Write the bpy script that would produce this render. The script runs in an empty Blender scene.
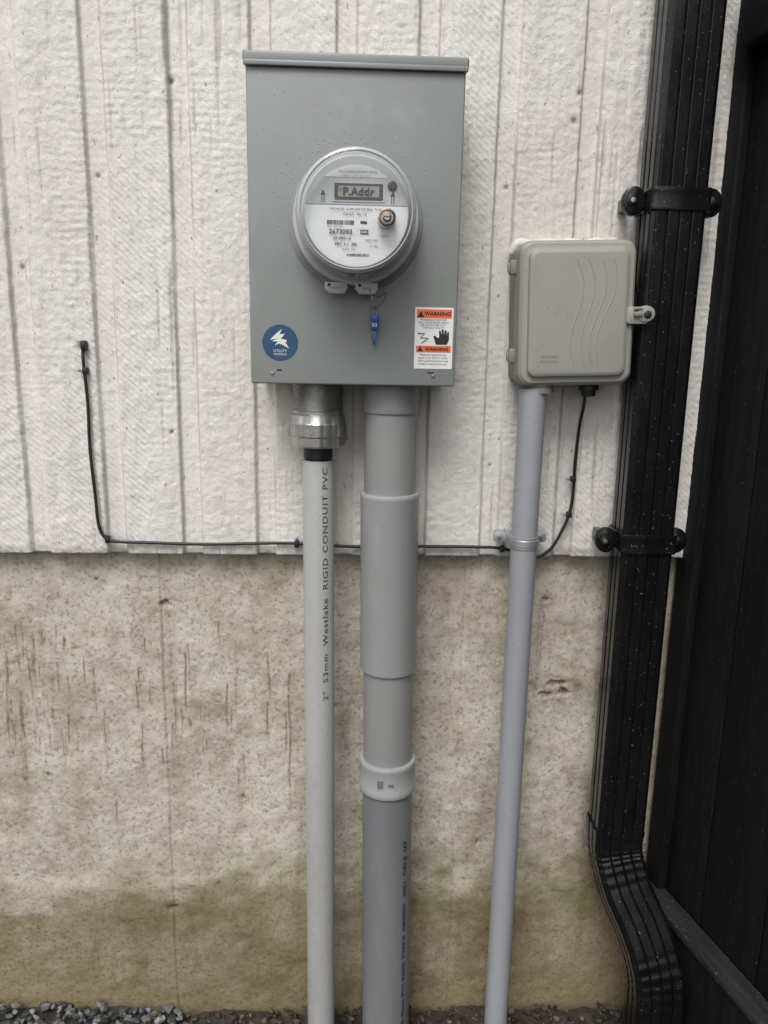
import bpy, bmesh, math, random
import numpy as np
from mathutils import Matrix, Vector
random.seed(7)
rng=np.random.RandomState(11)
scene=bpy.context.scene
scene.view_settings.view_transform='Standard'
try: scene.view_settings.look='None'
except Exception: pass
scene.view_settings.exposure=0

# ------------------------------------------------------------------ helpers
def link(o,parent=None):
    scene.collection.objects.link(o)
    if parent: o.parent=parent
    return o
def empty(name,loc=(0,0,0),rot=(0,0,0)):
    e=bpy.data.objects.new(name,None); e.location=loc; e.rotation_euler=rot
    e.empty_display_size=0.05
    return link(e)
def mesh(name,verts,faces,mat=None,parent=None,smooth=False,auto=None):
    me=bpy.data.meshes.new(name); me.from_pydata([tuple(v) for v in verts],[],faces); me.update()
    bm=bmesh.new(); bm.from_mesh(me); bmesh.ops.recalc_face_normals(bm,faces=bm.faces); bm.to_mesh(me); bm.free()
    if mat: me.materials.append(mat)
    if smooth:
        me.polygons.foreach_set('use_smooth',[True]*len(me.polygons))
        if auto is not None:
            try: me.set_sharp_from_angle(angle=math.radians(auto))
            except Exception: pass
    return link(bpy.data.objects.new(name,me),parent)
def box(name,x0,x1,y0,y1,z0,z1,mat,parent=None,bevel=0.0,seg=2):
    bm=bmesh.new(); bmesh.ops.create_cube(bm,size=1)
    for v in bm.verts:
        v.co=Vector(((x0+x1)/2+v.co.x*(x1-x0),(y0+y1)/2+v.co.y*(y1-y0),(z0+z1)/2+v.co.z*(z1-z0)))
    if bevel>0: bmesh.ops.bevel(bm,geom=bm.edges[:],offset=bevel,segments=seg,affect='EDGES',profile=0.5)
    me=bpy.data.meshes.new(name); bm.to_mesh(me); bm.free(); me.materials.append(mat)
    if bevel>0:
        me.polygons.foreach_set('use_smooth',[True]*len(me.polygons))
        try: me.set_sharp_from_angle(angle=math.radians(35))
        except Exception: pass
    return link(bpy.data.objects.new(name,me),parent)
def lathe(name,prof,mat,parent=None,axis='z',c=(0,0,0),top=None,seg=64,auto=35,rmod=None):
    vs=[];fs=[];rows=[]
    for i,(r,h) in enumerate(prof):
        row=[]
        cx,cy=c[0],c[1]
        if axis=='z' and top:
            t=(h-c[2])/(top[2]-c[2]); cx+=(top[0]-c[0])*t; cy+=(top[1]-c[1])*t
        if r<=0:
            vs.append((cx,cy,h) if axis=='z' else (c[0],h,c[2])); rows.append([len(vs)-1]*seg); continue
        for k in range(seg):
            a=2*math.pi*k/seg; rr=r if rmod is None else r*rmod(a,h,r)
            vs.append((cx+rr*math.cos(a),cy+rr*math.sin(a),h) if axis=='z' else (c[0]+rr*math.cos(a),h,c[2]+rr*math.sin(a)))
            row.append(len(vs)-1)
        rows.append(row)
    for i in range(len(prof)-1):
        A,B=rows[i],rows[i+1]
        for k in range(seg):
            k2=(k+1)%seg
            f=[]
            for q in (A[k],A[k2],B[k2],B[k]):
                if q not in f: f.append(q)
            if len(f)>2: fs.append(tuple(f))
    if prof[0][0]>0: fs.append(tuple(rows[0]))
    if prof[-1][0]>0: fs.append(tuple(rows[-1]))
    return mesh(name,vs,fs,mat,parent,True,auto)
def smoothpath(pts,sub=8):
    P=[Vector(p) for p in pts]; out=[]
    for i in range(len(P)-1):
        p0=P[max(i-1,0)];p1=P[i];p2=P[i+1];p3=P[min(i+2,len(P)-1)]
        for s in range(sub):
            t=s/sub
            out.append(0.5*((2*p1)+(p2-p0)*t+(2*p0-5*p1+4*p2-p3)*t*t+(-p0+3*p1-3*p2+p3)*t**3))
    out.append(P[-1]); return out
def tube(name,pts,r,mat,parent=None,seg=10,sub=8):
    P=smoothpath(pts,sub) if sub else [Vector(p) for p in pts]
    vs=[];fs=[]; up=Vector((0.13,1,0.21)).normalized()
    for i,p in enumerate(P):
        T=(P[min(i+1,len(P)-1)]-P[max(i-1,0)]).normalized()
        S=T.cross(up)
        if S.length<1e-3: S=T.cross(Vector((1,0,0)))
        S.normalize(); N=S.cross(T)
        for k in range(seg):
            a=2*math.pi*k/seg; vs.append(p+S*math.cos(a)*r+N*math.sin(a)*r)
    for i in range(len(P)-1):
        for k in range(seg):
            k2=(k+1)%seg; fs.append((i*seg+k,i*seg+k2,(i+1)*seg+k2,(i+1)*seg+k))
    fs.append(tuple(range(seg))); fs.append(tuple((len(P)-1)*seg+k for k in range(seg)))
    return mesh(name,vs,fs,mat,parent,True,50)
def rrect(w,h,r,n=8):
    pts=[]
    for cx,cz,a0 in ((w/2-r,h/2-r,0),(-w/2+r,h/2-r,90),(-w/2+r,-h/2+r,180),(w/2-r,-h/2+r,270)):
        for k in range(n+1):
            a=math.radians(a0+90*k/n); pts.append((cx+r*math.cos(a),cz+r*math.sin(a)))
    return pts
def loft(name,loops,mat,parent=None,auto=35,caps=True):
    n=len(loops[0]); vs=[v for l in loops for v in l]; fs=[]
    for i in range(len(loops)-1):
        for k in range(n):
            k2=(k+1)%n; fs.append((i*n+k,i*n+k2,(i+1)*n+k2,(i+1)*n+k))
    if caps:
        fs.append(tuple(range(n))); fs.append(tuple((len(loops)-1)*n+k for k in range(n)))
    return mesh(name,vs,fs,mat,parent,True,auto)
def plate(name,outline,y0,y1,mat,parent=None,bev=0.0,cx=0,cz=0):
    L=[[(cx+x,y1,cz+z) for x,z in outline]]
    if bev>0:
        mx=sum(p[0] for p in outline)/len(outline); mz=sum(p[1] for p in outline)/len(outline)
        R=max(math.hypot(p[0]-mx,p[1]-mz) for p in outline); s=1-bev/R
        L.append([(cx+x,y0+bev,cz+z) for x,z in outline])
        L.append([(cx+mx+(x-mx)*(1-(1-s)*.35),y0+bev*.3,cz+mz+(z-mz)*(1-(1-s)*.35)) for x,z in outline])
        L.append([(cx+mx+(x-mx)*s,y0,cz+mz+(z-mz)*s) for x,z in outline])
    else: L.append([(cx+x,y0,cz+z) for x,z in outline])
    return loft(name,L,mat,parent)
def circ(r,n=40,sx=1,sz=1): return [(r*sx*math.cos(2*math.pi*k/n),r*sz*math.sin(2*math.pi*k/n)) for k in range(n)]
def textmesh(name,body,size,mat,parent,fn,align='LEFT',extr=0.0,bold=0.0,sx=1.0,space=1.05):
    cu=bpy.data.curves.new(name+'_c','FONT'); cu.body=body; cu.size=size; cu.align_x=align; cu.extrude=extr; cu.offset=bold
    cu.resolution_u=3; cu.space_character=space
    o=bpy.data.objects.new(name+'_t',cu); scene.collection.objects.link(o)
    bpy.context.view_layer.update()
    dg=bpy.context.evaluated_depsgraph_get(); me=bpy.data.meshes.new_from_object(o.evaluated_get(dg))
    bpy.data.objects.remove(o); bpy.data.curves.remove(cu)
    for v in me.vertices: v.co=Vector(fn(v.co.x*sx,v.co.y,v.co.z))
    me.name=name; me.materials.clear(); me.materials.append(mat)
    return link(bpy.data.objects.new(name,me),parent)
def flat(x0,z0,y): return lambda a,b,c:(x0+a,y-c,z0+b)

# ------------------------------------------------------------------ numpy noise
def vnoise(X,Z,sx,sz,seed):
    r=np.random.RandomState(seed); G=r.rand(512,512)
    u=X/sx+1000.3; v=Z/sz+1000.7
    i=np.floor(u).astype(int); j=np.floor(v).astype(int); fu=u-i; fv=v-j
    fu=fu*fu*(3-2*fu); fv=fv*fv*(3-2*fv)
    g=lambda a,b:G[a%512,b%512]
    return (g(i,j)*(1-fu)+g(i+1,j)*fu)*(1-fv)+(g(i,j+1)*(1-fu)+g(i+1,j+1)*fu)*fv-0.5
def fbm(X,Z,sx,sz,seed,o=4):
    s=0;a=1
    for k in range(o): s=s+a*vnoise(X,Z,sx/2**k,sz/2**k,seed+k); a*=.55
    return s
def sstep(a,b,x):
    t=np.clip((x-a)/(b-a),0,1); return t*t*(3-2*t)
def gridmesh(name,xs,zs,Y,mat,parent,attrs={},skirt=None):
    nz,nx=len(zs),len(xs); X,Z=np.meshgrid(xs,zs)
    co=np.stack([X,Y,Z],-1).reshape(-1,3)
    idx=np.arange(nz*nx).reshape(nz,nx)
    q=np.stack([idx[:-1,:-1],idx[:-1,1:],idx[1:,1:],idx[1:,:-1]],-1).reshape(-1,4)
    nextra=0
    if skirt is not None:
        ex=np.stack([xs,np.full(nx,skirt),np.full(nx,zs[0])],-1); base=len(co)
        co=np.concatenate([co,ex]); e=np.arange(base,base+nx)
        q=np.concatenate([np.stack([e[:-1],e[1:],idx[0,1:],idx[0,:-1]],-1),q]); nextra=nx
    me=bpy.data.meshes.new(name); me.vertices.add(len(co)); me.vertices.foreach_set('co',co.ravel())
    me.loops.add(q.size); me.loops.foreach_set('vertex_index',q.ravel().astype(np.int32))
    me.polygons.add(len(q)); me.polygons.foreach_set('loop_start',np.arange(0,q.size,4,dtype=np.int32))
    try: me.polygons.foreach_set('loop_total',np.full(len(q),4,dtype=np.int32))
    except Exception: pass
    me.polygons.foreach_set('use_smooth',np.ones(len(q),dtype=bool))
    me.update(calc_edges=True); me.validate()
    for k,A in attrs.items():
        at=me.attributes.new(k,'FLOAT','POINT'); d=np.concatenate([A.ravel(),np.zeros(nextra)]).astype(np.float32)
        at.data.foreach_set('value',d)
    me.materials.append(mat)
    return link(bpy.data.objects.new(name,me),parent)

# ------------------------------------------------------------------ materials
def newmat(name):
    m=bpy.data.materials.new(name); m.use_nodes=True; nt=m.node_tree; nt.nodes.clear()
    out=nt.nodes.new('ShaderNodeOutputMaterial'); b=nt.nodes.new('ShaderNodeBsdfPrincipled')
    nt.links.new(b.outputs[0],out.inputs[0]); return m,nt,b
def coord(nt,scale=(1,1,1),kind='Object'):
    tc=nt.nodes.new('ShaderNodeTexCoord'); mp=nt.nodes.new('ShaderNodeMapping'); mp.inputs['Scale'].default_value=scale
    nt.links.new(tc.outputs[kind],mp.inputs['Vector']); return mp.outputs[0]
def noise(nt,scale,detail=3,rough=.55,stretch=(1,1,1),dist=0):
    n=nt.nodes.new('ShaderNodeTexNoise'); n.inputs['Scale'].default_value=scale; n.inputs['Detail'].default_value=detail
    n.inputs['Roughness'].default_value=rough; n.inputs['Distortion'].default_value=dist
    nt.links.new(coord(nt,stretch),n.inputs['Vector']); return n.outputs['Fac']
def ramp(nt,fac,stops):
    r=nt.nodes.new('ShaderNodeValToRGB'); cr=r.color_ramp
    while len(cr.elements)<len(stops): cr.elements.new(0.5)
    for e,(p,c) in zip(cr.elements,stops):
        e.position=p; e.color=(c,c,c,1) if isinstance(c,(int,float)) else (*c,1)
    nt.links.new(fac,r.inputs[0]); return r.outputs[0]
def mix(nt,fac,a,b,mode='MIX'):
    m=nt.nodes.new('ShaderNodeMix'); m.data_type='RGBA'; m.blend_type=mode
    def s(i,v):
        if isinstance(v,bpy.types.NodeSocket): nt.links.new(v,m.inputs[i])
        elif i==0: m.inputs[0].default_value=v
        else: m.inputs[i].default_value=(*v,1) if len(v)==3 else v
    s(0,fac);s(6,a);s(7,b); return m.outputs[2]
def bump(nt,b,h,strength=.3,dist=.002,prev=None):
    bp=nt.nodes.new('ShaderNodeBump'); bp.inputs['Strength'].default_value=strength; bp.inputs['Distance'].default_value=dist
    nt.links.new(h,bp.inputs['Height'])
    if prev: nt.links.new(prev,bp.inputs['Normal'])
    nt.links.new(bp.outputs[0],b.inputs['Normal']); return bp.outputs[0]
def simple(name,col,rough=.5,metal=0,var=.12,vs=18,bs=0,bscale=200,bdist=.0005,stretch=(1,1,1),rvar=.0,dirt_tone=None,dirtlev=(.55,.75),spec=.5,specks=None):
    m,nt,b=newmat(name)
    n=noise(nt,vs,3,.6,stretch)
    c=mix(nt,ramp(nt,n,[(.3,0.0),(.7,1.0)]),tuple(x*(1-var) for x in col),tuple(min(1,x*(1+var)) for x in col))
    if dirt_tone:
        d=noise(nt,vs*2.3,4,.7,stretch); c=mix(nt,ramp(nt,d,[(dirtlev[0],0.0),(dirtlev[1],.6)]),c,dirt_tone)
    if specks:
        d=noise(nt,specks[0],2,.5); c=mix(nt,ramp(nt,d,[(specks[1],0.0),(specks[1]+.03,.6)]),c,specks[2])
    nt.links.new(c,b.inputs['Base Color'])
    if rvar>0: nt.links.new(ramp(nt,n,[(.3,max(.02,rough-rvar)),(.7,min(1,rough+rvar))]),b.inputs['Roughness'])
    else: b.inputs['Roughness'].default_value=rough
    b.inputs['Metallic'].default_value=metal; b.inputs['Specular IOR Level'].default_value=spec
    if bs>0: bump(nt,b,noise(nt,bscale,2,.6),bs,bdist)
    return m

def mat_siding():
    m,nt,b=newmat('white_siding_paint')
    at=nt.nodes.new('ShaderNodeAttribute'); at.attribute_name='dirt_tone'
    n1=noise(nt,3,3,.6,(1,1,.35)); n2=noise(nt,40,4,.7,(1.6,1,.7))
    c=mix(nt,ramp(nt,n1,[(.3,0.0),(.72,1.0)]),(.625,.59,.548),(.735,.71,.67))
    c=mix(nt,ramp(nt,n2,[(.54,0.0),(.70,.40)]),c,(.49,.45,.40))
    c=mix(nt,at.outputs['Fac'],c,(.15,.118,.085))
    n4=noise(nt,170,2,.5,(1,1,.5)); c=mix(nt,ramp(nt,n4,[(.69,0.0),(.73,.7)]),c,(.20,.15,.11))
    nt.links.new(c,b.inputs['Base Color']); b.inputs['Roughness'].default_value=.62
    p=bump(nt,b,noise(nt,140,4,.75,(1.1,1,1.1),.6),.75,.0024)
    p=bump(nt,b,noise(nt,300,3,.6,(2.2,1,.25)),.5,.0013,p)
    return m
def mat_concrete():
    m,nt,b=newmat('foundation_concrete')
    A={}
    for k in('rust','damp_shade','moss','dark'):
        a=nt.nodes.new('ShaderNodeAttribute'); a.attribute_name=k; A[k]=a.outputs['Fac']
    n1=noise(nt,4,5,.62); n2=noise(nt,22,5,.7); n3=noise(nt,150,3,.65)
    c=mix(nt,ramp(nt,n1,[(.38,0.0),(.62,1.0)]),(.36,.315,.245),(.52,.475,.395))
    c=mix(nt,ramp(nt,n2,[(.38,0.0),(.62,.8)]),c,(.575,.54,.465))
    c=mix(nt,ramp(nt,n3,[(.32,.7),(.48,0.0)]),c,(.20,.165,.115))
    c=mix(nt,A['damp_shade'],c,(.44,.375,.265),'MULTIPLY')
    c=mix(nt,A['moss'],c,(.14,.15,.05))
    c=mix(nt,A['rust'],c,(.15,.066,.028))
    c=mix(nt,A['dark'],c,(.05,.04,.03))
    n5=noise(nt,300,2,.5); c=mix(nt,ramp(nt,n5,[(.66,0.0),(.71,.7)]),c,(.09,.07,.05))
    nt.links.new(c,b.inputs['Base Color']); b.inputs['Roughness'].default_value=.85
    p=bump(nt,b,noise(nt,75,5,.75),.65,.003)
    p=bump(nt,b,noise(nt,420,2,.6),.6,.0010,p)
    return m
M={}
M['siding']=mat_siding(); M['conc']=mat_concrete()
M['box']=simple('grey_enclosure_paint',(.225,.240,.230),.42,0,.07,5,.15,900,.0003,rvar=.06,dirt_tone=(.30,.31,.30),dirtlev=(.56,.8),specks=(210,.72,(.36,.36,.35)))
M['pvcL']=simple('light_grey_pvc',(.33,.33,.327),.42,0,.06,9,.08,300,.0004,(1,1,.3),dirt_tone=(.25,.235,.215),dirtlev=(.52,.82),specks=(260,.68,(.12,.10,.09)))
M['pvcM']=simple('mid_grey_pvc',(.240,.241,.238),.45,0,.07,9,.08,300,.0004,(1,1,.3),dirt_tone=(.2,.19,.18))
M['pvcS']=simple('sleeve_grey_pvc',(.315,.326,.320),.40,0,.05,9,.08,300,.0004,(1,1,.3),dirt_tone=(.40,.40,.39),specks=(220,.70,(.12,.10,.09)))
M['pvcD']=simple('dark_grey_pvc',(.165,.17,.177),.42,0,.08,9,.08,300,.0004,(1,1,.3),dirt_tone=(.24,.23,.21),dirtlev=(.52,.8),specks=(260,.68,(.08,.07,.06)))
M['pvcR']=simple('blue_grey_pvc',(.290,.297,.317),.42,0,.06,9,.08,300,.0004,(1,1,.3),dirt_tone=(.24,.24,.24),dirtlev=(.52,.8),specks=(260,.69,(.12,.10,.09)))
M['black']=simple('black_gloss_aluminium',(.0055,.0055,.006),.19,0,.3,25,.12,240,.0008,(1,1,.4),rvar=.07,dirt_tone=(.018,.017,.016),dirtlev=(.56,.85),spec=.45,specks=(230,.70,(.20,.18,.16)))
M['fence']=simple('black_stained_wood',(.0065,.007,.008),.6,0,.35,14,.6,110,.0012,(4,4,.35),dirt_tone=(.014,.014,.015),dirtlev=(.5,.75),spec=.2,specks=(200,.70,(.12,.11,.10)))
M['rail']=simple('dark_grey_wood',(.024,.025,.027),.6,0,.35,14,.6,110,.0012,(.5,3,3),dirt_tone=(.05,.05,.05),spec=.3,specks=(150,.66,(.14,.12,.10)))
M['rubber']=simple('black_rubber',(.012,.012,.012),.45,0,.2,30)
M['alu']=simple('cast_aluminium',(.46,.455,.44),.36,.9,.15,30,.5,260,.0007,dirt_tone=(.22,.21,.20))
M['zinc']=simple('zinc_strap',(.42,.43,.45),.42,.6,.12,40,.3,300,.0004)
M['steel']=simple('steel_screw',(.45,.44,.42),.35,.95,.15,60)
M['tele']=simple('beige_grey_plastic',(.285,.279,.248),.5,0,.05,7,.18,700,.0004,dirt_tone=(.23,.22,.19),dirtlev=(.56,.85),specks=(240,.69,(.12,.10,.08)))
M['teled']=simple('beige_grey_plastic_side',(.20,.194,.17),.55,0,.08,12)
M['caulk']=simple('white_caulk',(.66,.64,.60),.6,0,.1,40,.6,120,.002)
M['plate']=simple('meter_face_plate',(.42,.435,.44),.4,0,.02,8)
M['plate2']=simple('meter_label_white',(.70,.71,.72),.4,0,.02,8)
M['mgrey']=simple('meter_grey_plastic',(.26,.27,.27),.4,0,.06,20)
M['mlight']=simple('meter_light_plastic',(.42,.435,.435),.35,0,.05,20)
M['ink']=simple('black_ink',(.012,.012,.014),.5)
M['inkp']=simple('worn_pipe_ink',(.055,.055,.058),.5,0,.4,120,dirt_tone=(.20,.20,.20),dirtlev=(.5,.7))
M['inkg']=simple('grey_ink',(.05,.05,.05),.5)
M['lcd']=simple('lcd_glass',(.23,.25,.19),.2,0,.05,20)
M['lcdk']=simple('lcd_bezel',(.02,.022,.025),.25)
M['white']=simple('label_white',(.72,.72,.71),.4,0,.03,20)
M['orange']=simple('label_orange',(.78,.14,.04),.45,0,.05,30)
M['blue']=simple('sticker_blue',(.018,.065,.15),.45,0,.12,30)
M['bluek']=simple('blue_plastic',(.015,.10,.32),.35,0,.1,30)
M['brass']=simple('dull_brass',(.42,.36,.30),.35,.85,.15,40)
def mat_clear():
    m,nt,b=newmat('clear_polycarbonate'); nt.nodes.remove(b)
    out=[n for n in nt.nodes if n.type=='OUTPUT_MATERIAL'][0]
    t=nt.nodes.new('ShaderNodeBsdfTransparent'); t.inputs[0].default_value=(.97,.975,.975,1)
    g=nt.nodes.new('ShaderNodeBsdfGlossy'); g.inputs['Roughness'].default_value=.04
    lw=nt.nodes.new('ShaderNodeLayerWeight')
    f=ramp(nt,lw.outputs['Facing'],[(0,.035),(.5,.06),(.75,.25),(1,.9)])
    mx=nt.nodes.new('ShaderNodeMixShader'); nt.links.new(f,mx.inputs[0]); nt.links.new(t.outputs[0],mx.inputs[1]); nt.links.new(g.outputs[0],mx.inputs[2])
    d=nt.nodes.new('ShaderNodeBsdfDiffuse'); d.inputs[0].default_value=(.7,.71,.71,1)
    mx2=nt.nodes.new('ShaderNodeMixShader'); mx2.inputs[0].default_value=.015
    nt.links.new(mx.outputs[0],mx2.inputs[1]); nt.links.new(d.outputs[0],mx2.inputs[2]); nt.links.new(mx2.outputs[0],out.inputs[0])
    return m
M['clear']=mat_clear()
def mat_drop():
    m,nt,b=newmat('water_drop'); b.inputs['Base Color'].default_value=(.8,.82,.82,1); b.inputs['Roughness'].default_value=.05
    b.inputs['Transmission Weight'].default_value=.6; b.inputs['IOR'].default_value=1.33; return m
M['drop']=mat_drop()

# ------------------------------------------------------------------ house wall
house=empty('house_wall')
def xarr(fine):
    return np.concatenate([np.arange(-3.2,-.8,.03),np.arange(-.8,.64,fine),np.arange(.64,1.6,.03)])
xs=xarr(.0022); zs=np.concatenate([np.arange(.989,2.0,.0026),np.arange(2.0,3.0,.03)])
X,Z=np.meshgrid(xs,zs)
gc=np.array([-.143+.1285*k for k in range(-24,14)])
gc=gc+np.array([0.002*math.sin(k*2.3) for k in range(len(gc))])
dx_=(X+.003*vnoise(X,Z,.3,.25,5)+.0012*vnoise(X,Z,.5,.018,6))[...,None]-gc
d=np.min(np.abs(dx_),-1)
hw=.0152
prof=1-sstep(hw-.002,hw+.003,d)
rough_=fbm(X,Z,.028,.022,21,4)*.0012+fbm(X,Z,.010,.09,40,3)*.0013+fbm(X,Z,.008,.007,45,2)*.0011
patch=sstep(.05,.25,vnoise(X,Z,.12,.35,77))
ang=np.sin((Z+X*.9)*2*math.pi/.011+3*vnoise(X,Z,.03,.03,8))
rough_+=patch*ang*.00050
hor=np.sin(Z*2*math.pi/.0115+6*vnoise(X,Z,.05,.05,9)); rough_+=(1-patch)*hor*.00025*sstep(-.1,.3,vnoise(X,Z,.1,.2,19))
crk=vnoise(X,Z,.004,.16,31)*1.0+vnoise(X,Z,.2,.15,32)*.5
crack=sstep(.44,.58,crk)
Y=prof*.0090-rough_*(1-.35*prof)+crack*.0020
Y+=.0025*vnoise(X,Z,.5,.6,3)
edge=sstep(.018,0,Z-.989); Y+=edge*(.0015+.002*vnoise(X,Z,.02,.02,55))
dirt_tone=crack*.34+edge*.22*(1+2*vnoise(X,Z,.01,.01,66))
dirt_tone+=(np.exp(-((d-hw-.0005)/.0017)**2))*sstep(-.30,.2,vnoise(X,Z,.05,.12,91))*.42  # broken shadow lines painted into the colour along both groove edges
dirt_tone+=np.clip(fbm(X,Z,.02,.12,95,3),0,1)*.22*sstep(.35,.0,Z-.989)
dirt_tone+=np.clip(fbm(X,Z,.05,.30,97,3)-.1,0,1)*.12
holes=[(-.281,1.74,.004),(.345,1.70,.005),(-.528,1.46,.004),(-.40,1.60,.003),(.245,1.60,.003),(-.05,1.78,.003),(.352,1.74,.0035),(.24,1.15,.0025),(-.30,1.2,.003),(-.44,1.338,.006)]
for hx,hz,hr in holes:
    q=np.exp(-(((X-hx)/hr)**2+((Z-hz)/hr)**2)); Y+=q*.004; dirt_tone+=q*.9
gridmesh('siding',xs,zs,Y,M['siding'],house,{'dirt_tone':np.clip(dirt_tone,0,1)},skirt=.036)

# foundation
zs=np.concatenate([np.arange(-.2,-.02,.02),np.arange(-.02,1.02,.0026)])
X,Z=np.meshgrid(xs,zs)
Y=.030-fbm(X,Z,.15,.12,101,3)*.004-fbm(X,Z,.02,.02,120,4)*.0018
led=.318+.03*vnoise(X,Z*0,.12,1,140)+.010*vnoise(X,Z*0,.02,1,141)
Y-=.003*sstep(.012,-.012,Z-led)
dark=np.zeros_like(X); damp_shade=np.zeros_like(X)
for sx_ in (-.338,-.74):
    dd=X-sx_-.003*vnoise(X*0,Z,1,.08,150); Y+=.0024*np.exp(-(dd/.0018)**2)+.0012*sstep(-.002,.002,dd)*sstep(.1,.02,dd); dark+=np.exp(-(dd/.0015)**2)*.32*sstep(-.3,.3,vnoise(X,Z,.1,.06,152))
for sx_ in (.075,.21):
    dd=X-sx_; Y+=.0012*np.exp(-(dd/.003)**2)
dents=[(-.331,.888,.013,.008,.007),(-.343,.262,.011,.008,.007),(.357,.899,.007,.006,.006),(.388,.735,.022,.007,.007),(.405,.718,.012,.010,.007),(.37,.712,.016,.007,.005),(.12,.86,.004,.004,.004),(.14,.62,.004,.003,.004),(-.56,.55,.005,.004,.005),(.255,.40,.005,.005,.004),(-.2,.5,.004,.005,.004),(-.45,.93,.004,.004,.004)]
for hx,hz,rx,rz,dp in dents:
    wx=X+.006*fbm(X,Z,.008,.008,500+int(1e3*abs(hx)),3); wz=Z+.006*fbm(X,Z,.008,.008,600+int(1e3*abs(hx)),3)
    rr_=np.sqrt(((wx-hx)/rx)**2+((wz-hz)/rz)**2)
    q=sstep(1.1,.5,rr_); Y+=q*dp; dark+=q*.58*np.clip(.8+1.2*vnoise(X,Z,.006,.005,720),0,1)
    ring=np.exp(-((rr_-2.0)/.9)**2)*np.clip(.5+1.5*vnoise(X,Z,.012,.012,730),0,1); damp_shade+=ring*.4; Y-=ring*.0008
por=vnoise(X,Z,.0055,.0055,200)+.35*vnoise(X,Z,.09,.09,201); pq=sstep(.50,.60,por); Y+=pq*.0015; dark+=pq*.26
rust=np.zeros_like(X)
R_=random.Random(5)
streaks=[]
for k in range(120):
    x=R_.choice([R_.uniform(-.64,-.50),R_.uniform(-.64,-.18),R_.uniform(-.64,-.10)])
    z=R_.uniform(.60,.86)-max(0,(x+.45))*.12; L=R_.uniform(.02,.12)*R_.choice([.5,1,1]); streaks.append((x,z,L,R_.uniform(.0008,.0019),R_.uniform(.35,1.0)))
streaks+=[(-.30,.80,.15,.0018,1),(-.322,.74,.14,.0014,.9),(-.11,.76,.32,.002,.9),(-.225,.74,.12,.0016,1),(-.235,.86,.06,.0013,.8),(-.148,.80,.12,.0014,.8),(.35,.91,.20,.006,.35),(.356,.88,.15,.0016,.6),(.34,.70,.2,.008,.2),(-.62,.80,.10,.002,1),(-.60,.70,.08,.002,.9),(-.57,.84,.12,.002,.9),(-.44,.50,.06,.0015,.8)]
for x,z,L,w,a in streaks:
    m_=(np.abs(X-x)<.02)&(Z<z+.01)&(Z>z-L-.02)
    xx=X[m_]; zz=Z[m_]; q=np.exp(-((xx-x-.0015*np.sin(zz*40+x*99))/w)**2)*sstep(z,z-.008,zz)*sstep(z-L,z-L+L*.5,zz)
    rust[m_]=np.maximum(rust[m_],q*a*(.85+.9*vnoise(xx,zz,.002,.006,7)))
damp_shade+=sstep(.42,.22,Z)*.42+sstep(.34,.26,Z+.14*fbm(X,Z,.10,.05,210,3))*.38+sstep(.14,.0,Z)*.4
damp_shade+=np.clip(fbm(X,Z,.04,.40,220,4)-.1,0,1)*.50
damp_shade+=np.clip(fbm(X,Z,.10,.10,225,4),0,1)*.45
damp_shade+=sstep(.15,.5,fbm(X,Z,.16,.22,228,4))*.22
damp_shade+=sstep(.40,.60,X)*.25  # foundation colour gets darker towards the right end
damp_shade+=sstep(.05,.0,.985-Z)*.25  # shadow below the siding edge, painted into the concrete colour
rust=np.maximum(rust,np.clip(fbm(X,Z,.012,.25,226,3)-.28,0,1)*.35*sstep(.3,.5,Z)*sstep(.1,-.3,X))
moss=sstep(.12,.0,np.abs(Z-.30))*sstep(-.5,.05,X)*(.25+1.2*fbm(X,Z,.04,.03,230,4))*.8
moss+=sstep(.2,0,Z)*.3*(.3+fbm(X,Z,.05,.05,240,4))
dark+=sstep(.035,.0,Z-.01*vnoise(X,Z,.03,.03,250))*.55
gridmesh('concrete_foundation',xs,zs,Y,M['conc'],house,{'rust':np.clip(rust,0,1),'damp_shade':np.clip(damp_shade,0,1),'moss':np.clip(moss,0,.8),'dark':np.clip(dark,0,.9)})
box('wall_core',-3.2,1.6,.05,.25,-.2,3.0,M['conc'],house)

# ------------------------------------------------------------------ meter box
mb=empty('electric_meter_box')
x0,x1=-.150,.155; zb,zt=1.290,1.724
box('enclosure_body',x0+.002,x1-.002,-.118,-.001,zb+.002,zt,M['box'],mb,.002)
box('front_cover',x0,x1,-.130,-.1195,zb,zt-.001,M['box'],mb,.0028,3)
box('top_cap',x0-.0035,x1+.0035,-.136,-.0005,zt+.001,zt+.0155,M['box'],mb,.003,3)
box('top_cap_lip',x0-.0025,x1+.0025,-.1365,-.131,zt-.003,zt+.004,M['box'],mb,.0015,2)
for xx in (-.118,.122):
    lathe('cover_screw',[(.0,-.1325),(.0022,-.1323),(.0028,-.1312),(.0028,-.1295)],M['steel'],mb,'y',(xx,0,zb+.016),seg=16)
plate('hasp_slot',rrect(.010,.0022,.001,3),-.1306,-.1298,M['ink'],mb,0,.118,zb+.020)
plate('hasp_slot',rrect(.008,.002,.0009,3),-.1306,-.1298,M['ink'],mb,0,-.108,zb+.0205)
cx,cz=.004,1.520
lathe('meter_opening_collar',[(.0975,-.1298),(.0955,-.1310),(.092,-.1322),(.080,-.1325)],M['box'],mb,'y',(cx,0,cz),seg=96)

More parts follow.
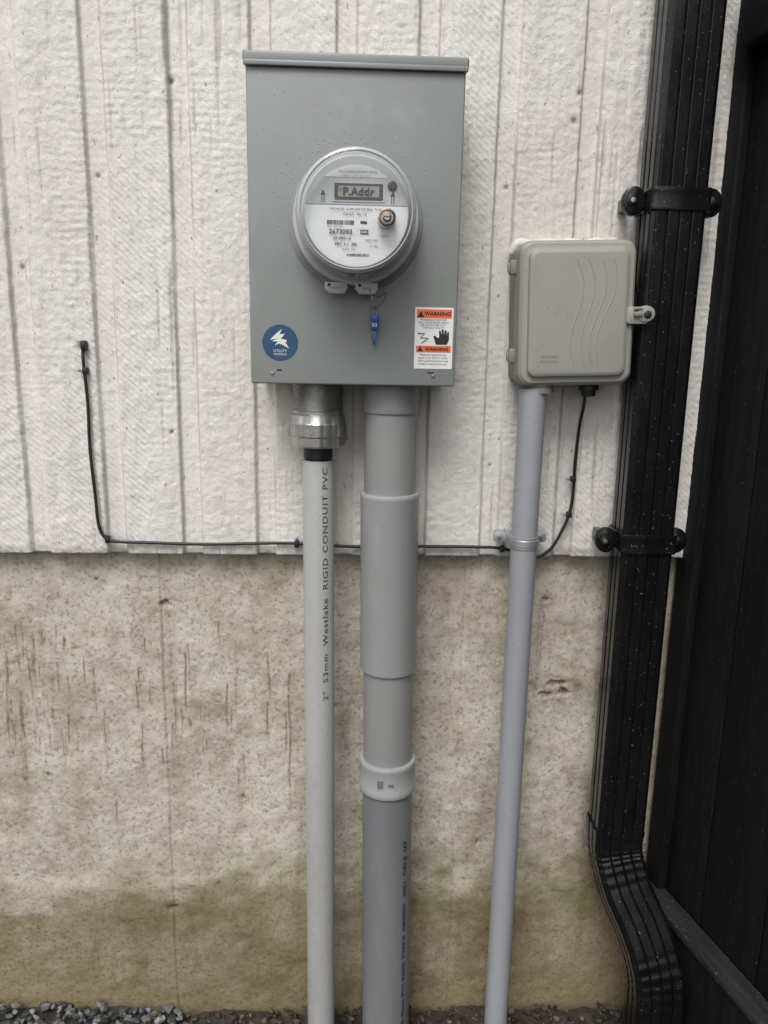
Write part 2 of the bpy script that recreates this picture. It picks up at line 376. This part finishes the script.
# ------------------------------------------------------------------ meter
mt=empty('electricity_meter')
lathe('base_flange',[(.0865,-.131),(.0875,-.134),(.0875,-.150),(.0855,-.153),(.080,-.154)],M['mgrey'],mt,'y',(cx,0,cz),seg=96)
lathe('sealing_ring',[(.080,-.1545),(.0868,-.1545),(.0885,-.156),(.0885,-.163),(.0868,-.1655),(.083,-.166),(.080,-.166)],M['mlight'],mt,'y',(cx,0,cz),seg=96)
lathe('inner_drum',[(.0745,-.150),(.0735,-.212),(.0715,-.214),(.0,-.214)],M['mlight'],mt,'y',(cx,0,cz),seg=96)
for i,yy in enumerate((-.178,-.190,-.202)):
    lathe('drum_rib',[(.0730,yy+.0012),(.0755,yy+.0008),(.0755,yy-.0008),(.0730,yy-.0012)],M['mgrey'],mt,'y',(cx,0,cz),seg=96)
lathe('clear_cover',[(.0825,-.158),(.0815,-.172),(.0795,-.225),(.0785,-.233),(.0755,-.2385),(.071,-.2405),(.066,-.2405),(.0645,-.2385),(.0640,-.2385),(.03,-.2385),(.0,-.2385)],M['clear'],mt,'y',(cx,0,cz),seg=128,auto=35)
def ringo(name,prof,mat,par,c,seg=128):
    vs=[];fs=[];n=len(prof)
    for r,h in prof:
        for k in range(seg):
            a=2*math.pi*k/seg; vs.append((c[0]+r*math.cos(a),h,c[1]+r*math.sin(a)))
    for i in range(n):
        for k in range(seg):
            k2=(k+1)%seg; j=(i+1)%n; fs.append((i*seg+k,i*seg+k2,j*seg+k2,j*seg+k))
    return mesh(name,vs,fs,mat,par,True,40)
ringo('cover_rim',[(.0778,-.2345),(.0765,-.2372),(.0735,-.2395),(.0722,-.2385),(.0722,-.2350),(.0755,-.2330)],M['mlight'],mt,(cx,cz))
fy=-.2185
lathe('face_plate',[(.0705,-.2145),(.0705,-.2175),(.0695,fy),(.0,fy)],M['plate'],mt,'y',(cx,0,cz),seg=96)
def onface(name,outl,dx,dz,mat,lay=1): return plate(name,outl,fy-.0005*lay,fy+.0002,mat,mt,0,cx+dx,cz+dz)
lab=[( .0685*math.cos(a),.0685*math.sin(a)) for a in [math.radians(8-196*k/40) for k in range(41)]]
onface('lower_label',lab,0,0,M['plate2'],1)
onface('top_label',[( .066*math.cos(a),.066*math.sin(a)) for a in [math.radians(50+80*k/24) for k in range(25)]],0,-.0065,M['plate2'],1)
onface('label_divider',rrect(.134,.0010,.0004,2),0,.0100,M['mgrey'],2)
onface('lcd_bezel',rrect(.070,.0250,.002,4),.003,.026,M['mlight'],2)
onface('lcd_frame',rrect(.064,.0205,.0012,4),.003,.026,M['lcdk'],3)
onface('lcd_window',rrect(.054,.0135,.0008,4),.003,.0262,M['lcd'],4)
T=lambda n,s,size,dx,dz,mat=M['ink'],lay=5,bold=.0,al='LEFT',sx=1:textmesh(n,s,size,mat,mt,flat(cx+dx,cz+dz,fy-.00052*lay),al,0,bold,sx)
T('lcd_text','P.Addr',.0140,-.018,.0215,lay=6,bold=.0004)
T('lcd_text','0:',.006,-.023,.0265,lay=6)
T('face_text','MULTI-MEASUREMENT METER',.0036,-.023,.049,M['ink'])
T('face_text','FORM 2S  CL200  240V  60Hz',.0028,-.019,.0445,M['ink'])
T('face_text','TYPE AX-SD  CL200 240V 3W 60Hz  TA 30',.0036,-.036,.0030,bold=.00005)
T('face_text','CA 0.5   Kh 1.0',.0046,-.017,-.0035,bold=.00005)
T('face_text','2673093',.0085,-.036,-.0270,bold=.0002)
T('face_text','AE-0841-X',.0052,-.031,-.0340,bold=.0001)
T('face_text','PRC 3.1  J84',.0054,-.028,-.0415,bold=.0001)
T('face_text','MADE  2021',.0034,-.018,-.0475)
T('face_text','240V 3W',.0042,.012,-.036); T('face_text','200 A',.0042,.032,-.030)
T('face_text','V 1.26',.0040,.018,-.043)
for k in range(24):
    w=R_.choice([.0005,.0008,.0011]); onface('barcode_bar',rrect(w,.0055,.0002,1),-.038+k*.0015,-.0125,M['ink'],2)
for k in range(22):
    w=R_.choice([.0005,.0009]); onface('barcode_bar',rrect(w,.0035,.0002,1),-.012+k*.0014,-.0535,M['ink'],2)
T('face_text','0841 2673 093',.0032,-.038,-.0188)
onface('data_block',rrect(.011,.006,.0003,2),.0110,-.0240,M['ink'],2); onface('data_block',rrect(.009,.0035,.0003,2),.010,-.012,M['ink'],2)
T('face_text','CA0.5',.0040,.0066,-.0255,M['white'],bold=.0001)
for aa in (-.044,.048):
    onface('arrow_mark',[(-.003,0),(.003,0),(0,.006)],aa,.022,M['ink'],2); onface('arrow_mark',rrect(.0008,.010,.0003,2),aa-.0015,.017,M['ink'],2); onface('arrow_mark',rrect(.0008,.010,.0003,2),aa+.0015,.017,M['ink'],2)
lathe('optical_port',[(.0062,fy),(.0062,fy-.002),(.005,fy-.0025),(.0,fy-.0025)],M['lcdk'],mt,'y',(cx+.047,0,cz+.034),seg=32)
lathe('reset_button_collar',[(.0115,fy),(.0115,-.2365),(.0115,-.2415),(.0095,-.243),(.008,-.2405),(.0,-.2405)],M['brass'],mt,'y',(cx+.040,0,cz-.008),seg=40)
lathe('reset_button',[(.0058,-.2405),(.0058,-.2445),(.004,-.246),(.0,-.246)],M['steel'],mt,'y',(cx+.040,0,cz-.008),seg=32)
box('reset_button_slot',cx+.0360,cx+.0440,-.2464,-.2455,cz-.0086,cz-.0074,M['ink'],mt)
plate('reset_arm',[(-.040,-.022),(-.036,-.026),(.004,-.002),(0,.004)],-.2425,-.2389,M['clear'],mt,.0008,cx+.034,cz-.008)
for dx in (-.027,.016):
    o=plate('clamp_lug',[(-.016,.006),(.016,.006),(.0165,-.002),(.012,-.010),(-.010,-.010),(-.0165,-.003)],-.166,-.154,M['mlight'],mt,.002,cx+dx,cz-.0905)
    plate('clamp_lug_slot',rrect(.014,.003,.0014,4),-.1664,-.165,M['mgrey'],mt,0,cx+dx,cz-.0925)
    plate('clamp_lug_hole',circ(.0022,16),-.1665,-.165,M['ink'],mt,0,cx+dx-.010,cz-.0885)
tube('seal_wire',[(cx+.020,-.166,cz-.094),(cx+.024,-.172,cz-.108),(cx+.021,-.160,cz-.122),(cx+.024,-.145,cz-.132)],.0005,M['steel'],mt,6)
tube('seal_wire',[(cx+.022,-.168,cz-.100),(cx+.034,-.170,cz-.104),(cx+.044,-.160,cz-.098),(cx+.040,-.150,cz-.110),(cx+.026,-.146,cz-.120)],.0005,M['ink'],mt,6)
sl=empty('meter_seal_tag')
plate('seal_body',rrect(.011,.014,.003,5),-.144,-.137,M['bluek'],sl,.0012,.033,1.378)
plate('seal_head',circ(.0065,20),-.1445,-.137,M['bluek'],sl,.0012,.033,1.387)
plate('seal_tail',[(-.003,0),(.003,0),(.002,-.022),(-.001,-.024)],-.140,-.136,M['bluek'],sl,.0006,.032,1.372)
textmesh('seal_text','83',.0075,M['white'],sl,flat(.0288,1.3755,-.1447))
tube('seal_loop',[(.029,-.140,1.392),(.027,-.141,1.400),(.031,-.143,1.405),(.036,-.141,1.400),(.036,-.140,1.392)],.0007,M['steel'],sl,6)
bmd=bmesh.new()
for k in range(320):
    a=R_.uniform(0,2*math.pi); rr=R_.uniform(.095,.125)if k<230 else R_.uniform(.1,.3)
    xx=cx+rr*math.cos(a); zz=cz+rr*abs(math.sin(a))*R_.choice([1,1,-1])
    if not(x0+.01<xx<x1-.01 and zb+.02<zz<zt-.01): continue
    if R_.random()<.5 and xx>cx: continue
    s=R_.uniform(.0004,.0013)
    bmesh.ops.create_icosphere(bmd,subdivisions=1,radius=s,matrix=Matrix.Translation((xx,-.1302,zz))@Matrix.Diagonal((1,.5,1,1)))
me=bpy.data.meshes.new('water_drops'); bmd.to_mesh(me); bmd.free(); me.materials.append(M['drop']); me.polygons.foreach_set('use_smooth',[True]*len(me.polygons))
link(bpy.data.objects.new('water_drops',me),mb)

# ------------------------------------------------------------------ stickers
st=empty('round_blue_sticker')
c0=(-.106,1.350)
plate('sticker_disc',circ(.0262,64),-.1304,-.1299,M['blue'],st,0,*c0)
bolt=[(-.015,.003),(-.006,.012),(.003,.019),(-.001,.011),(.007,.012),(.001,.005),(.010,.003),(.008,-.001),(.013,-.009),(.004,-.004),(-.002,-.002),(-.008,-.005),(-.003,.001),(-.012,.001),(-.004,.005)]
plate('sticker_logo',bolt,-.1309,-.1304,M['white'],st,0,c0[0],c0[1]+.001)
textmesh('sticker_text','UTILITY',.0055,M['white'],st,flat(c0[0],c0[1]-.0135,-.1308),'CENTER')
textmesh('sticker_text','METERING',.0040,M['white'],st,flat(c0[0],c0[1]-.0180,-.1308),'CENTER')
wl=empty('warning_label')
lx,lz=.1212,1.3605; w_,h_=.057,.089
plate('label_sheet',rrect(w_,h_,.0015,3),-.1304,-.1299,M['white'],wl,0,lx,lz)
plate('label_band',rrect(w_-.005,.0125,.0004,2),-.1308,-.1303,M['orange'],wl,0,lx,lz+.0355)
plate('label_band',rrect(w_-.005,.0095,.0004,2),-.1308,-.1303,M['orange'],wl,0,lx,lz-.0155)
L=lambda s,size,dx,dz,mat=M['ink'],al='CENTER',b=0:textmesh('label_text',s,size,mat,wl,flat(lx+dx,lz+dz,-.1311),al,0,b)
L('WARNING',.0078,.005,.0328,b=.0003); L('WARNING',.0070,.005,-.0180,b=.0003)
for (dz,s) in ((.0345,1),(-.0155,.85)):
    plate('warning_triangle',[(-.005*s,-.004*s),(.005*s,-.004*s),(0,.005*s)],-.1312,-.1307,M['ink'],wl,0,lx-.020,lz+dz)
for i,s in enumerate(['HAZARDOUS VOLTAGE','WILL CAUSE SEVERE INJURY','OR DEATH. KEEP OUT.','CONTACT UTILITY']): L(s,.0035,-.001,.0255-.0038*i)
for i,s in enumerate(['Reduced clearance may','result in arc flash or shock.','Only qualified persons may','install or service this unit.']): L(s,.0039,-.000,-.0250-.0045*i)
hand=[(-.006,-.008),(.007,-.008),(.0095,-.001),(.009,.009),(.0072,.009),(.0068,.003),(.006,.011),(.004,.011),(.0036,.004),(.0025,.012),(.0005,.012),(.0005,.004),(-.0008,.0105),(-.0028,.010),(-.0022,.002),(-.0038,.0005),(-.008,.004),(-.0092,.0025)]
plate('hand_pictogram',[(x*1.25,z*1.1) for x,z in hand],-.1311,-.1304,M['ink'],wl,0,lx+.011,lz+.000)
tube('bolt_pictogram',[(lx-.024,-.1309,lz+.007),(lx-.014,-.1309,lz+.007),(lx-.020,-.1309,lz+.001),(lx-.008,-.1309,lz+.000),(lx-.018,-.1309,lz-.007)],.0007,M['ink'],wl,5,0)

# ------------------------------------------------------------------ conduits
def pipetext(par,s,size,cxf,cy,r,ang0,z0,mat,sx=1,bold=.0001,space=1.05):
    def fn(a,b,c):
        z=z0+a; an=ang0-(b/r); X_=cxf(z)
        return (X_+(r+.0005)*math.sin(an), cy-(r+.0005)*math.cos(an), z)
    return textmesh('pipe_print',s,size,mat,par,fn,bold=bold,sx=sx,space=space)
pl=empty('pvc_conduit_pipe')
lc=lambda z:-.047+(-.053+.047)*(z-.08)/(1.165-.08)
B=(lc(-.1),-.06,-.1); Tt=(lc(1.3),-.06,1.3)
lathe('pipe',[(.0255,-.1),(.0255,1.1645),(.0248,1.166),(.020,1.166)],M['pvcL'],pl,'z',B,Tt)
lathe('rubber_gasket',[(.0205,1.15),(.0215,1.168),(.0235,1.170),(.0235,1.192)],M['rubber'],pl,'z',B,Tt)
lathe('hub_fitting',[(.030,1.188),(.0405,1.189),(.043,1.192),(.043,1.205),(.0445,1.207),(.0445,1.226),(.043,1.228),(.042,1.240),(.0395,1.2415),(.0395,1.246)],M['alu'],pl,'z',B,Tt,96,30,
      rmod=lambda a,h,r:1+(.03*(1 if math.cos(8*a)>.3 else 0) if 1.190<h<1.23 else 0))
prof=[]
for k in range(15): prof+= [(.0395,1.246+k*.003),(.0410,1.2475+k*.003)]
lathe('threaded_nipple',prof+[(.0395,1.292)],M['alu'],pl,'z',B,Tt,64,60)
pipetext(pl,'2"  53mm  Westlake  RIGID CONDUIT PVC',.0125,lc,-.06,.0255,.64,.755,M['inkp'],1.52,.0001,1.15)
pipetext(pl,'2"  53mm  Westlake  UL',.0125,lc,-.06,.0255,.64,-.24,M['inkp'],1.52,.0001,1.15)
pc=empty('pvc_conduit_pipe')
cc=lambda z:.0765+(.063-.0765)*(z-.08)/(1.2-.08)
B=(cc(-.1),-.06,-.1); Tt=(cc(1.3),-.06,1.3)
lathe('lower_pipe',[(.0445,-.1),(.0445,.600)],M['pvcD'],pc,'z',B,Tt)
lathe('coupling',[(.0465,.580),(.0493,.5805),(.0500,.583),(.0500,.590),(.0493,.592),(.0493,.629),(.0500,.631),(.0500,.636),(.0492,.638),(.044,.6385)],M['pvcS'],pc,'z',B,Tt)
lathe('middle_pipe',[(.0428,.60),(.0428,.83)],M['pvcM'],pc,'z',B,Tt)
lathe('expansion_sleeve',[(.0440,.8065),(.0475,.807),(.0482,.809),(.0480,1.106),(.0486,1.1075),(.0486,1.112),(.0478,1.114),(.0428,1.1145)],M['pvcS'],pc,'z',B,Tt)
lathe('upper_pipe',[(.0422,1.08),(.0422,1.262)],M['pvcM'],pc,'z',B,Tt)
lathe('terminal_adapter',[(.0422,1.244),(.0450,1.2445),(.0458,1.247),(.0458,1.2905)],M['pvcM'],pc,'z',B,Tt)
pipetext(pc,'OUTDOOR 78mm PVC RIGID TYPE II  DB2/ES2   2021  C22.2  UV',.0095,cc,-.06,.0445,.82,.03,M['ink'],1.65,.0003)
plate('coupling_mark',rrect(.010,.012,.001,3),-.1105,-.108,M['pvcD'],pc,0,.055,.612)
textmesh('coupling_print','4K',.010,M['inkg'],pc,flat(.068,.606,-.1103))
pr=empty('pvc_conduit_pipe')
lathe('pipe',[(.0218,-.1),(.0218,1.285)],M['pvcR'],pr,'z',(.2905,-.060,-.1),(.291,-.060,1.3))
lathe('strap_band',[(.0218,1.022),(.0234,1.0225),(.0234,1.026),(.0242,1.027),(.0242,1.037),(.0234,1.038),(.0234,1.0415),(.0218,1.042)],M['zinc'],pr,'z',(.2908,-.06,1),(.2908,-.06,1.1),48)
for s in (-1,1):
    xa=.2908+s*.0225
    box('strap_leg',xa-.001,xa+.001,-.062,-.004,1.023,1.041,M['zinc'],pr,.0006)
    plate('strap_ear',rrect(.024,.018,.006,5),-.030,-.027,M['zinc'],pr,.0006,xa+s*.011,1.032)
    box('strap_standoff',xa+s*.011-.006,xa+s*.011+.006,-.027,.0,1.026,1.038,M['zinc'],pr,.001)
    lathe('strap_screw',[(.0,-.0335),(.003,-.033),(.004,-.0305),(.004,-.029)],M['steel'],pr,'y',(xa+s*.013,0,1.032),seg=16)

# ------------------------------------------------------------------ telecom enclosure
tb=empty('telecom_enclosure',(.346,0,1.402),(0,math.radians(-2.0),0))
W,H=.182,.219
def lp(w,h,r,y,n=10): return [(x,y,z) for x,z in rrect(w,h,r,n)]
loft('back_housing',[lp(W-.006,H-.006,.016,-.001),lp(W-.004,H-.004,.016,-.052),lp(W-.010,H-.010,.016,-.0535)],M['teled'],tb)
loft('cover',[lp(W-.002,H-.002,.020,-.050),lp(W,H,.021,-.054),lp(W,H,.021,-.078),lp(W-.004,H-.004,.020,-.085),lp(W-.012,H-.012,.018,-.089),
   lp(W-.022,H-.022,.015,-.0893),lp(W-.027,H-.027,.014,-.0905),lp(W-.031,H-.031,.013,-.0955),lp(W-.038,H-.038,.011,-.0975),lp(W-.042,H-.042,.010,-.0978)],M['tele'],tb,28)
for j,(bx,amp) in enumerate(((-.006,.016),(.012,.020),(.030,.017),(.046,.012))):
    pts=[]
    for k in range(14):
        t=k/13; z=.080-.158*t
        pts.append((bx+amp*(t-.3)*.9+.013*math.sin(t*5.2+.4+j*.1)-.010*t*t*j*.5,-.0970,z))
    tube('wave_ridge',pts,.0014,M['tele'],tb,8,6)
for zz in (.072,-.062):
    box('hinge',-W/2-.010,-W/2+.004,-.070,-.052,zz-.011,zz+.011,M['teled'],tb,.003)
    box('hinge_pin',-W/2-.0125,-W/2-.006,-.066,-.058,zz-.007,zz+.007,M['tele'],tb,.002)
plate('latch_tab',rrect(.036,.026,.006,5),-.096,-.080,M['tele'],tb,.002,W/2+.002,-.004)
plate('latch_ear',circ(.0125,28,1.15,1),-.098,-.090,M['tele'],tb,.002,W/2+.014,-.002)
lathe('latch_screw',[(.0060,-.0975),(.0060,-.099),(.0045,-.100),(.0,-.100)],M['ink'],tb,'y',(W/2+.016,0,-.003),seg=24)
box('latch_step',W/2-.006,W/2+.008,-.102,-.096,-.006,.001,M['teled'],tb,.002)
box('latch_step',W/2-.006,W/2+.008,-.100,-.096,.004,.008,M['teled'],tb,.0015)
textmesh('embossed_mark','NETWORK',.0055,M['teled'],tb,flat(-.058,-.066,-.0983)); textmesh('embossed_mark','INTERFACE',.0050,M['teled'],tb,flat(-.058,-.073,-.0983))
pts=[(-W/2+.004,-.004,H/2-.010)]+[(x,-.006+.002*math.sin(x*90),H/2+.003+.0015*math.sin(x*160)) for x in np.linspace(-W/2+.012,W/2-.008,16)]+[(W/2+.001,-.004,H/2-.02),(W/2+.002,-.004,H/2-.06)]
tube('caulk_bead',pts,.0075,M['caulk'],tb,10,4)
lathe('conduit_adapter',[(.0218,-.122),(.0240,-.1215),(.0240,-.112),(.026,-.110),(.026,-.100)],M['teled'],tb,'z',(-.050,-.058,0),seg=40)
lathe('cable_gland',[(.006,-.130),(.011,-.129),(.012,-.120),(.016,-.119),(.016,-.108),(.013,-.107),(.013,-.100)],M['rubber'],tb,'z',(.036,-.045,0),seg=24)

# ------------------------------------------------------------------ cable
cb=empty('black_cable')
cy=-.0065
tube('cable',[(-.434,cy+.012,1.345),(-.436,cy,1.325),(-.433,cy,1.25),(-.434,cy,1.17),(-.430,cy,1.09),(-.428,cy,1.045),(-.420,cy,1.022),(-.402,cy,1.013),(-.34,cy,1.011),(-.25,cy,1.009),(-.17,cy,1.011),(-.092,cy,1.012),(0,cy,1.007),(.1,cy,1.008),(.2,cy,1.008),(.262,cy,1.006),(.300,cy,.996),(.328,cy,.990),(.352,cy,1.006),(.368,cy,1.035),(.380,cy,1.068),(.384,cy,1.10),(.383,cy-.004,1.16),(.382,cy-.016,1.22),(.382,-.040,1.262),(.382,-.044,1.30)],.0028,M['rubber'],cb,8,6)
for (px,pz,rot) in ((-.434,1.300,0),(-.414,1.019,1),(-.092,1.014,1),(.266,1.008,1),(.379,1.067,0),(.382,1.13,0)):
    if rot: box('cable_clip',px-.004,px+.004,cy-.0045,cy+.006,pz-.009,pz+.003,M['rubber'],cb,.0015); q=(px,0,pz+.007)
    else: box('cable_clip',px-.004,px+.005,cy-.0045,cy+.006,pz-.005,pz+.005,M['rubber'],cb,.0015); q=(px-.009,0,pz)
    lathe('clip_nail',[(.0,cy-.006),(.0022,cy-.0055),(.0024,cy-.003),(.0012,cy-.003),(.0012,.004)],M['steel'],cb,'y',q,seg=12)
box('cable_entry_boot',-.438,-.429,cy-.006,.006,1.332,1.348,M['rubber'],cb,.003)

# ------------------------------------------------------------------ downspout
ds=empty('downspout')
SX=.4945; SW=.0865
def spout_profile(w=SW,dp=.072,ribs=4,depth=.0034):
    pts=[]; n=88
    for k in range(n+1):
        t=k/n; u=-w/2+.006+(w-.012)*t
        f=(t*ribs)%1.0 if k<n else 0
        g=1 if .13<f<.87 else (f/.13 if f<.13 else (1-f)/.13); g=g*g*(3-2*g)
        pts.append((u,-dp/2+depth*(1-g)))
    side=[]; m=36
    for k in range(m+1):
        t=k/m; v=-dp/2+.006+(dp-.012)*t; f=(t*3)%1.0
        g=1 if .16<f<.84 else (f/.16 if f<.16 else (1-f)/.16)
        side.append((w/2-depth*.8*(1-max(0,g)),v))
    back=[(u,dp/2) for u in (w/2-.006,0,-w/2+.006)]
    left=[(-x,v) for x,v in reversed(side)]
    return pts+side+back+left
PR=spout_profile()
def sweep(name,path,mat,par,scale=None):
    P=[Vector(p) for p in path]; loops=[]
    for i,p in enumerate(P):
        T_=(P[min(i+1,len(P)-1)]-P[max(i-1,0)]).normalized()
        S=(Vector((1,0,0))-T_*T_.x).normalized(); F_=S.cross(T_) 
        if F_.y<0: F_=-F_
        s=scale(i) if scale else (1,1)
        loops.append([p+S*u*s[0]+F_*v*s[1] for u,v in PR])
    return loft(name,loops,mat,par,38)
yc=-.050
sweep('straight_pipe',[(SX+.0012*math.sin(z*3),yc,z) for z in (3.0,2.4,2.0,1.7,1.4,1.1,.8,.6,.475)],M['black'],ds)
ep=smoothpath([(SX,yc,.495),(SX,yc,.460),(SX+.005,yc-.006,.425),(.512,yc-.028,.375),(.538,yc-.062,.315),(.553,yc-.085,.262),(.558,yc-.094,.215),(.558,yc-.096,.15),(.558,yc-.096,.07),(.558,yc-.096,-.03)],14)
def esc(i):
    z=ep[i].z; base=1.01
    rip=0
    if .385<z<.460 or .20<z<.285: rip=.026*math.sin(i*2*math.pi/5)
    if z>.485: base=1.04
    return (base+rip*.5,base+.02+rip)
sweep('elbow',ep,M['black'],ds,esc)
for zc in (1.573,1.035):
    fr=[(SX+u*1.06,yc+v*1.06) for u,v in rrect(SW,.072,.008,5)]
    def bl(z,e): return [(SX+(x-SX)*(1+e),yc+(y-yc)*(1+e),z) for x,y in fr]
    loft('strap_band',[bl(zc-.016,0),bl(zc-.0165,.02),bl(zc-.013,.035),bl(zc-.010,.02),bl(zc+.010,.02),bl(zc+.013,.035),bl(zc+.0165,.02),bl(zc+.016,0)],M['black'],ds,30)
    for s in (-1,1):
        ex=SX-.0035+s*.060
        out=[(.019*math.cos(a)*.95,.0215*math.sin(a)) for a in [2*math.pi*k/36 for k in range(36)]]
        plate('strap_ear',out,-.062,-.050,M['black'],ds,.003,ex,zc)
        plate('strap_ear_boss',circ(.009,24),-.066,-.060,M['black'],ds,.002,ex+s*.004,zc)
        lathe('strap_screw',[(.0,-.0685),(.0035,-.068),(.0045,-.066),(.0045,-.064)],M['steel'] if s<0 else M['black'],ds,'y',(ex+s*.004,0,zc),seg=20)
        box('strap_spacer',ex-.006,ex+.006,-.050,-.0,zc-.010,zc+.010,M['black'],ds,.002)

# ------------------------------------------------------------------ fence
fn=empty('black_wood_fence',(.608,.020,0),(0,0,math.radians(-77)))
s=.0
while s<2.5:
    w=.138; off=R_.uniform(-.001,.001)
    box('fence_board',s,s+w,off,.020+off,.02,2.35,M['fence'],fn,.002); s+=w+.004
box('wall_post',.0,.045,-.020,-.0015,.335,2.35,M['fence'],fn,.003)
box('kick_board',.010,2.5,-.040,-.002,-.02,.315,M['fence'],fn,.003)
box('kick_board_cap',.005,2.5,-.046,-.002,.3165,.333,M['rail'],fn,.003)
box('top_rail',.047,2.5,-.042,-.002,1.80,1.89,M['fence'],fn,.003)
for ss in (1.2,2.42): box('fence_post',ss,ss+.09,.022,.112,-.1,2.4,M['fence'],fn,.004)

# ------------------------------------------------------------------ ground
def mat_ground():
    m,nt,b=newmat('dark_soil'); n=noise(nt,30,4,.7); n2=noise(nt,3,2,.6)
    c=mix(nt,ramp(nt,n,[(.35,0.0),(.7,1.0)]),(.020,.015,.011),(.065,.053,.042)); c=mix(nt,ramp(nt,n2,[(.4,0.0),(.7,.5)]),c,(.045,.037,.029))
    nt.links.new(c,b.inputs['Base Color']); b.inputs['Roughness'].default_value=.9; bump(nt,b,n,.8,.01); return m
M['soil']=mat_ground()
xs_=np.linspace(-1.6,.62,180); ys_=np.linspace(-1.4,.04,120)
X_,Y_=np.meshgrid(xs_,ys_); Zg=.012+fbm(X_,Y_,.15,.15,300,3)*.02+fbm(X_,Y_,.02,.02,310,3)*.012
Zg+=.03*sstep(-.25,-.65,X_)
vs=np.stack([X_,Y_,Zg],-1).reshape(-1,3); idx=np.arange(len(vs)).reshape(len(ys_),len(xs_))
q=np.stack([idx[:-1,:-1],idx[:-1,1:],idx[1:,1:],idx[1:,:-1]],-1).reshape(-1,4)
mesh('soil_bed',vs.tolist(),q.tolist(),M['soil'],None,True)
mesh('ground',[(-300,-300,-.02),(300,-300,-.02),(300,300,-.02),(-300,300,-.02)],[(0,1,2,3)],M['soil'])
def mat_gravel():
    m,nt,b=newmat('gravel_stone')
    at=nt.nodes.new('ShaderNodeAttribute'); at.attribute_name='tone'
    c=ramp(nt,at.outputs['Fac'],[(0,(.03,.033,.037)),(.5,(.09,.095,.10)),(.85,(.19,.18,.165)),(1,(.38,.37,.35))])
    n=noise(nt,180,2,.6); c=mix(nt,ramp(nt,n,[(.35,0.0),(.7,.4)]),c,(.05,.05,.055))
    nt.links.new(c,b.inputs['Base Color']); b.inputs['Roughness'].default_value=.5; bump(nt,b,n,.4,.001); return m
M['gravel']=mat_gravel()
def mat_litter():
    m,nt,b=newmat('leaf_litter'); at=nt.nodes.new('ShaderNodeAttribute'); at.attribute_name='tone'
    c=ramp(nt,at.outputs['Fac'],[(0,(.02,.014,.01)),(.6,(.06,.04,.028)),(1,(.14,.105,.075))]); nt.links.new(c,b.inputs['Base Color']); b.inputs['Roughness'].default_value=.7; return m
M['litter']=mat_litter()
def stones(name,n,xr,yr,zf,sr,mat):
    bm=bmesh.new(); bmesh.ops.create_icosphere(bm,subdivisions=1,radius=1); base=np.array([v.co[:] for v in bm.verts]); fc=np.array([[v.index for v in f.verts] for f in bm.faces]); bm.free()
    V=[];Fc=[];Tn=[]
    for k in range(n):
        x=rng.uniform(*xr); y=rng.uniform(*yr)
        if x>-.34+.05*rng.randn() and name=='gravel': continue
        sc=rng.uniform(*sr)*np.array([1,rng.uniform(.6,1),rng.uniform(.45,.8)])
        p=base*(1+.28*rng.randn(len(base),1))*sc; a=rng.rand()*6.28; b_=rng.uniform(-.6,.6)
        Rz=np.array(Matrix.Rotation(a,3,'Z')@Matrix.Rotation(b_,3,'X')); p=p@Rz.T+np.array([x,y,zf(x,y)+rng.uniform(0,.012)])
        Fc.append(fc+len(base)*len(V)); V.append(p); Tn.append(np.full(len(base),rng.rand()**1.3))
    V=np.concatenate(V);Fc=np.concatenate(Fc)
    me=bpy.data.meshes.new(name); me.from_pydata(V.tolist(),[],Fc.tolist()); me.update()
    at=me.attributes.new('tone','FLOAT','POINT'); at.data.foreach_set('value',np.concatenate(Tn).astype(np.float32)); me.materials.append(mat)
    return link(bpy.data.objects.new(name,me))
stones('gravel',11000,(-1.6,-.28),(-1.2,.02),lambda x,y:.016+.034*min(1,max(0,(-x-.25)/.4)),(.004,.010),M['gravel'])
stones('leaf_litter',4500,(-.4,.62),(-.6,.025),lambda x,y:.014,(.002,.007),M['litter'])

# ------------------------------------------------------------------ world, light, camera
w=bpy.data.worlds.new('World'); scene.world=w; w.use_nodes=True; nt=w.node_tree
bg=nt.nodes['Background']; sky=nt.nodes.new('ShaderNodeTexSky'); sky.sky_type='NISHITA'; sky.sun_disc=False
sky.dust_density=3
hs=nt.nodes.new('ShaderNodeHueSaturation'); hs.inputs['Saturation'].default_value=.10; hs.inputs['Value'].default_value=1.25
nt.links.new(sky.outputs[0],hs.inputs['Color']); nt.links.new(hs.outputs[0],bg.inputs[0]); bg.inputs[1].default_value=.15
sd=bpy.data.lights.new('sun','SUN'); sd.energy=1.7; sd.angle=math.radians(24); sd.color=(1,.985,.96)
so=link(bpy.data.objects.new('sun',sd))
dirv=Vector((-.26,-.80,1.15)).normalized(); so.rotation_euler=dirv.to_track_quat('Z','Y').to_euler()
sky.sun_elevation=math.asin(dirv.z); sky.sun_rotation=math.atan2(dirv.x,dirv.y)
cam=bpy.data.cameras.new('camera'); co=link(bpy.data.objects.new('camera',cam)); scene.camera=co
m=Matrix.Rotation(-math.radians(2.555),4,'Z')@Matrix.Rotation(math.pi/2-math.radians(12.256),4,'X')@Matrix.Rotation(math.radians(1.078),4,'Z')
co.matrix_world=Matrix.Translation((0,-1.3,1.35))@m
cam.sensor_fit='VERTICAL'; cam.sensor_height=36; cam.lens=770/1024*36; cam.clip_start=.02; cam.clip_end=1000
